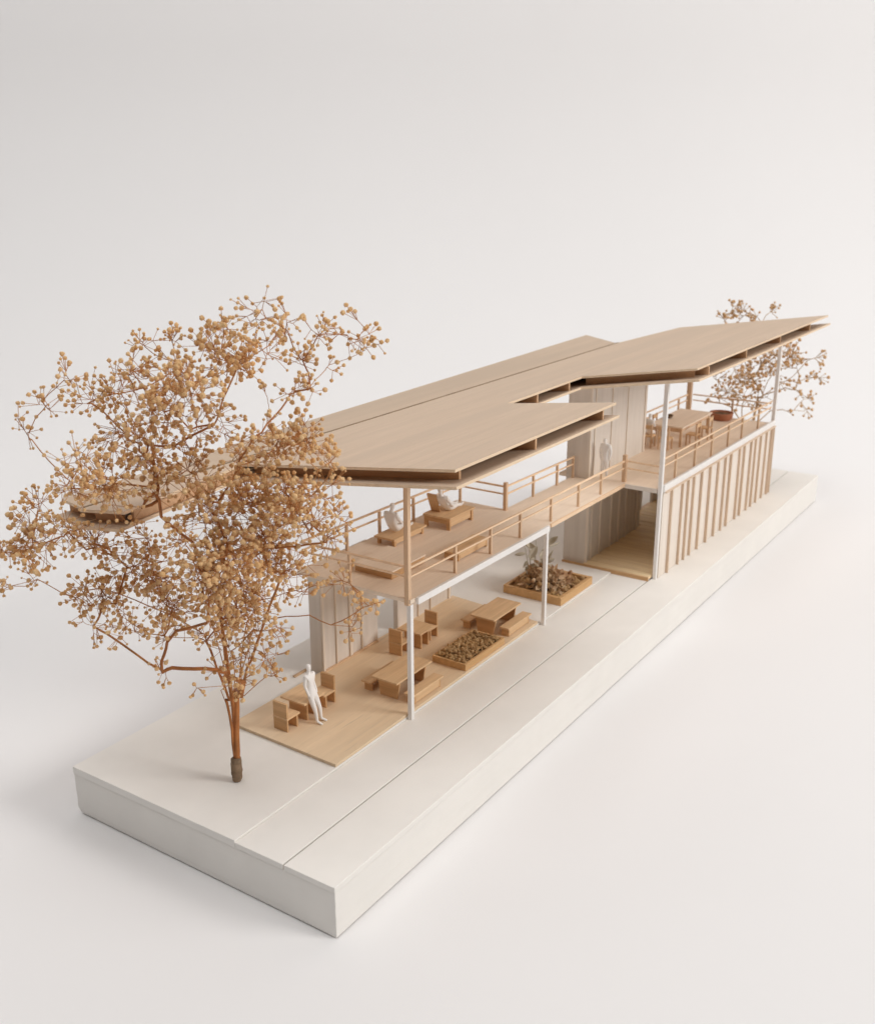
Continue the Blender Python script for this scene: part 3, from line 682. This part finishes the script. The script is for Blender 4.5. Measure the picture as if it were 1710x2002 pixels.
RAD = dict(pelvis=(.105,.085), waist=(.10,.075), chest=(.125,.09), neck=.042, chin=.05, head=.072, crown=.05, shl=.06, shr=.06, ell=.04, elr=.04,
           wrl=.028, wrr=.028, hal=.026, har=.026, hpl=.085, hpr=.085, knl=.055, knr=.055, anl=.036, anr=.036, tol=.03, tor=.03)
def pose(d, k=1.0): return {n: (d[n], (tuple(x*k for x in RAD[n]) if isinstance(RAD[n], tuple) else RAD[n]*k)) for n in RAD}
# standing, leaning back against the small table, feet forward
x, y = 3.80, 3.66
person(pose(dict(pelvis=(x,y-.02,1.74), waist=(x-.005,y,1.88), chest=(x-.01,y+.02,2.06), neck=(x-.015,y+.035,2.20), chin=(x-.015,y+.02,2.26), head=(x-.018,y+.03,2.32), crown=(x-.02,y+.03,2.385),
    shl=(x+.115,y+.025,2.13), ell=(x+.135,y+.05,1.94), wrl=(x+.13,y-.03,1.77), hal=(x+.11,y-.06,1.71), shr=(x-.13,y+.025,2.13), elr=(x-.145,y+.03,1.94), wrr=(x-.13,y-.04,1.77), har=(x-.13,y-.06,1.71),
    hpl=(x+.065,y-.04,1.68), knl=(x+.09,y-.14,1.41), anl=(x+.10,y-.165,1.16), tol=(x+.15,y-.28,1.115), hpr=(x-.07,y-.04,1.68), knr=(x-.06,y-.15,1.40), anr=(x-.06,y-.19,1.16), tor=(x-.03,y-.31,1.115)), .86), BODY,
    'white figure standing by the small table near the big tree, leaning back', (x, y, D))
# sitting at the left railing, legs along the bench
z = fz(8) + .20
person(pose(dict(pelvis=(7.72,4.42,z+.10), waist=(7.66,4.42,z+.24), chest=(7.66,4.42,z+.42), neck=(7.70,4.42,z+.57), chin=(7.73,4.42,z+.62), head=(7.735,4.42,z+.68), crown=(7.735,4.42,z+.74),
    shl=(7.67,4.57,z+.49), ell=(7.75,4.62,z+.32), wrl=(7.90,4.56,z+.24), hal=(7.97,4.53,z+.22), shr=(7.67,4.27,z+.49), elr=(7.75,4.22,z+.32), wrr=(7.90,4.28,z+.24), har=(7.97,4.31,z+.22),
    hpl=(7.80,4.49,z+.10), knl=(8.06,4.50,z+.20), anl=(8.30,4.50,z+.06), tol=(8.40,4.50,z+.09), hpr=(7.80,4.35,z+.10), knr=(8.08,4.34,z+.18), anr=(8.32,4.34,z+.06), tor=(8.42,4.34,z+.09))), BODY,
    'white figure sitting upright on the low bench at the left railing upstairs', (7.72, 4.42, z))
# reclining on the lounger
z = zl + .31

person(pose(dict(pelvis=(9.55,4.12,z+.10), waist=(9.44,4.12,z+.20), chest=(9.34,4.12,z+.36), neck=(9.27,4.12,z+.50), chin=(9.27,4.12,z+.56), head=(9.25,4.12,z+.62), crown=(9.23,4.12,z+.68),
    shl=(9.32,4.27,z+.42), ell=(9.42,4.33,z+.25), wrl=(9.56,4.28,z+.17), hal=(9.62,4.26,z+.15), shr=(9.32,3.97,z+.42), elr=(9.42,3.91,z+.25), wrr=(9.56,3.96,z+.17), har=(9.62,3.98,z+.15),
    hpl=(9.62,4.19,z+.09), knl=(9.86,4.20,z+.10), anl=(10.08,4.20,z+.05), tol=(10.15,4.20,z+.11), hpr=(9.62,4.05,z+.09), knr=(9.86,4.04,z+.10), anr=(10.08,4.04,z+.05), tor=(10.15,4.04,z+.11))), BODY,
    'white figure reclining with outstretched legs on the wooden lounger upstairs', (9.6, 4.12, z))
# standing on the bridge in front of the wall
x, y, z = 15.45, 2.72, ZF(15.7)
person(pose(dict(pelvis=(x,y,z+.58), waist=(x+.01,y,z+.71), chest=(x+.02,y,z+.88), neck=(x-.01,y,z+1.01), chin=(x-.04,y,z+1.05), head=(x-.05,y,z+1.11), crown=(x-.055,y,z+1.165),
    shl=(x+.015,y+.13,z+.95), ell=(x+.03,y+.16,z+.77), wrl=(x,y+.14,z+.60), hal=(x-.01,y+.13,z+.54), shr=(x+.015,y-.13,z+.95), elr=(x+.03,y-.16,z+.77), wrr=(x,y-.14,z+.60), har=(x-.01,y-.13,z+.54),
    hpl=(x,y+.06,z+.54), knl=(x-.03,y+.06,z+.30), anl=(x-.01,y+.06,z+.06), tol=(x-.10,y+.06,z+.03), hpr=(x,y-.06,z+.54), knr=(x,y-.06,z+.30), anr=(x+.02,y-.06,z+.06), tor=(x-.07,y-.06,z+.03)), .92), BODY,
    'white figure standing on the bridge before the tall grey wall', (x, y, z))
# sitting on the near chair of the terrace table
x, y, z = 19.62, 3.18, fz(19.6) + .376
person(pose(dict(pelvis=(x,y,z+.09), waist=(x-.02,y,z+.22), chest=(x,y,z+.38), neck=(x+.03,y,z+.51), chin=(x+.06,y,z+.55), head=(x+.065,y,z+.61), crown=(x+.065,y,z+.67),
    shl=(x+.01,y+.13,z+.45), ell=(x+.08,y+.15,z+.28), wrl=(x+.21,y+.11,z+.27), hal=(x+.26,y+.10,z+.26), shr=(x+.01,y-.13,z+.45), elr=(x+.08,y-.15,z+.28), wrr=(x+.21,y-.11,z+.27), har=(x+.26,y-.10,z+.26),
    hpl=(x+.06,y+.07,z+.08), knl=(x+.28,y+.07,z+.06), anl=(x+.30,y+.07,z-.30), tol=(x+.39,y+.07,z-.34), hpr=(x+.06,y-.07,z+.08), knr=(x+.28,y-.07,z+.06), anr=(x+.30,y-.07,z-.30), tor=(x+.39,y-.07,z-.34)), .92), BODY,
    'white figure sitting on the chair at the near end of the terrace table', (x, y, z))

# ---------------------------------------------------------------- dried flower trees
def grow_tree(stems, clusters, base_pt, r_twig, bud_r, seed, name, label, mats, n_single, trunk_r, dens):
    rnd = random.Random(seed)
    root = empty(name, base_pt, label, 'tree', 'dried flower trees on the white base')
    N = []                                  # nodes: pos, parent, load
    def node(p, par): N.append([Vector(p), par, 0]); return len(N) - 1
    def chain(par, pts):
        for p in pts: par = node(p, par)
        return par
    def smooth_path(p, q, sag, n):
        d = q - p; L = d.length; side = Vector((rnd.uniform(-1,1), rnd.uniform(-1,1), rnd.uniform(-.3,.3))) * L * .03
        out = []
        for i in range(1, n + 1):
            t = i / n; out.append(p.lerp(q, t) + side * math.sin(math.pi * t) + Vector((0,0,-sag * L * t * (1 - t))))
        return out
    starts = set()
    for si, s in enumerate(stems):
        if si < 4: pr = node(s[0], -1); starts.add(pr)
        else:
            pr = min(range(len(N)), key=lambda i: (N[i][0] - Vector(s[0])).length + max(0, N[i][0].z - s[0][2]) * 3)
            pr = node(s[0], pr)
        for a, b in zip(s, s[1:]):
            a = Vector(a); b = Vector(b); k = max(2, int((b - a).length / .28))
            pr = chain(pr, [a.lerp(b, (i+1)/k) + Vector((rnd.gauss(0,.007), rnd.gauss(0,.007), 0)) for i in range(k)])
    b0 = Vector(base_pt)
    buds = []
    order = sorted(clusters, key=lambda c: (Vector(c[:3]) - b0).length)
    minh = 0.26
    for cx, cy, cz, r, n in order:
        c = Vector((cx, cy, cz)); best = None; bc = 1e9
        H = (c - b0).length
        for i, (p, par, ld) in enumerate(N):
            if (p - b0).length < minh * H * .9 or (p - b0).length > H: continue
            d = (c - p).length
            up = (c - p).z / max(d, 1e-6)
            q0 = N[par][0] if par >= 0 else p - Vector((0, 0, 1)); bend = 1 - (p - q0).normalized().dot((c - p).normalized()) if (p - q0).length > 1e-6 else 0
            cost = d * (1 + .5 * max(0, .25 - up)) + .30 * abs(d - H * .36) + 1.5 * bend * (d + .3) + (3.0 if bend > .75 else 0)
            if cost < bc: bc, best = cost, i
        if best is None: best = 0
        p = N[best][0]; k = max(3, int((c - p).length / .3))
        path = smooth_path(p, p.lerp(c, .8), rnd.uniform(-.10, .14), k)
        tip = chain(best, path)
        # sprays: sub nodes in the cluster, each with a fan of pedicels
        n = round(n * dens); fans = max(1, round(n / 4.0)); left = n; par = tip
        hubs = [tip]; sub = [tip]
        for fi in range(fans):
            q = c + Vector((rnd.gauss(0,1), rnd.gauss(0,1), rnd.gauss(0,1))).normalized() * r * rnd.uniform(.15, .85)
            src = min(hubs, key=lambda h: (N[h][0] - q).length + rnd.uniform(0, r * .5))
            mid = N[src][0].lerp(q, .5) + Vector((rnd.uniform(-1,1), rnd.uniform(-1,1), rnd.uniform(-.6,.2))) * r * .12
            h1 = node(mid, src); h2 = node(q, h1); hubs.append(h2); hubs.append(h1)
            nb = min(left, rnd.randint(3, 6)); left -= nb
            out = (q - N[src][0]); out = out.normalized() if out.length > 1e-6 else Vector((0,0,1))
            for j in range(nb):
                dv = (out + Vector((rnd.gauss(0,.75), rnd.gauss(0,.75), rnd.gauss(.15,.7)))).normalized()
                ln = r * rnd.uniform(.2, .65) + bud_r * rnd.uniform(1.8, 4.4)
                e = node(q + dv * ln, h2)
                buds.append((N[e][0].copy(), dv, bud_r * rnd.uniform(.6, 1.45) * (1.18 if n >= 80 else 1)))
                i = e
                while i >= 0: N[i][2] += 1; i = N[i][1]
    rad = lambda ld: max(r_twig, min(trunk_r, r_twig * (1 + .21 * ld ** .47)))
    kids = {}
    for i, (p, par, ld) in enumerate(N): kids.setdefault(par, []).append(i)
    mb = MB(); heavy = MB(); todo = [(s, None) for s in starts]
    while todo:
        i, pre = todo.pop()
        path = ([pre] if pre is not None else []) + [i]
        while True:
            ks = [k for k in kids.get(path[-1], []) if N[k][2] > 0]
            if not ks: break
            ks.sort(key=lambda k: -N[k][2])
            for k in ks[1:]: todo.append((k, path[-1]))
            path.append(ks[0])
        if len(path) < 2: continue
        rs = [rad(N[k][2]) for k in path]
        if pre is not None: rs[0] = rs[1]
        tgt = heavy if (pre is None) else mb
        if pre is None: rs = [r_ * (1 + .75 * max(0, 1 - i_ / 14)) for i_, r_ in enumerate(rs)]
        tgt.tube([N[k][0] for k in path], rs, 6 if rs[0] > r_twig * 2.5 else 4, cap=(pre is None))
    heavy.build('trunk', M[mats[2]], root, smooth=True)
    mb.build('branches', M[mats[0]], root, smooth=True, kind='stuff')
    # buds: petal balls, a few shapes
    shapes = [blob_mesh(100 + i, 2, .17, (1, 1, 1.06)) for i in range(5)]
    depth = lambda b: (b[0] - CAM).dot(F)
    buds.sort(key=depth)
    meshes = []
    for vs, fs in shapes:
        me = bpy.data.meshes.new('flower_bud'); me.from_pydata([v * S for v in vs], [], fs); me.materials.append(M[mats[1]]); meshes.append(me)
    for p, dv, r in buds[:n_single]:
        o = bpy.data.objects.new('flower_bud', rnd.choice(meshes)); C.objects.link(o); o.parent = root
        o.location = (p - ORG[root.name]) * S; o.scale = (r, r, r); o.rotation_euler = (rnd.uniform(0,6.3), rnd.uniform(0,6.3), rnd.uniform(0,6.3))
    rest = MB(); small = [blob_mesh(200 + i, 2, .17) for i in range(5)] 
    for p, dv, r in buds[n_single:]:
        vs, fs = rnd.choice(small); e = Euler((rnd.uniform(0,6.3), rnd.uniform(0,6.3), rnd.uniform(0,6.3))).to_matrix()
        rest.add([p + (e @ v) * r for v in vs], fs)
    rest.build('flower_buds', M[mats[1]], root, kind='stuff')
    return root
big = grow_tree(TREE_STEMS, TREE_CLUSTERS, (1.38, 3.45, G1), .0038, .0295, 21, 'dried_flower_tree', 'large golden dried flower tree at the near end of the base', ('stem', 'bud', 'trunk'), 300, .055, 1.95)
mb = MB(); rr = random.Random(2); pts = []; rs = []
for i in range(12):
    t = i / 11; pts.append((1.37 + .005 * i * 0 + rr.uniform(-.006,.006) - .01*t, 3.435 + rr.uniform(-.006,.006) - .02*t, G1 - .01 + t * .50)); rs.append(.072 + .040 * math.sin(t * 2.5) + rr.uniform(-.009, .011))
mb.tube(pts, rs, 12)
for v in mb.v: v += Vector((rr.uniform(-.010,.010), rr.uniform(-.010,.010), rr.uniform(-.012,.012)))
mb.build('trunk_wrap', M['tape'], big, smooth=True)
grow_tree(FAR_STEMS, FAR_CLUSTERS, (27.75, 2.55, G1), .0075, .046, 5, 'dried_flower_tree', 'smaller brown dried flower tree behind the far end of the house', ('stem2', 'bud2', 'stem2'), 0, .055, 1.35)
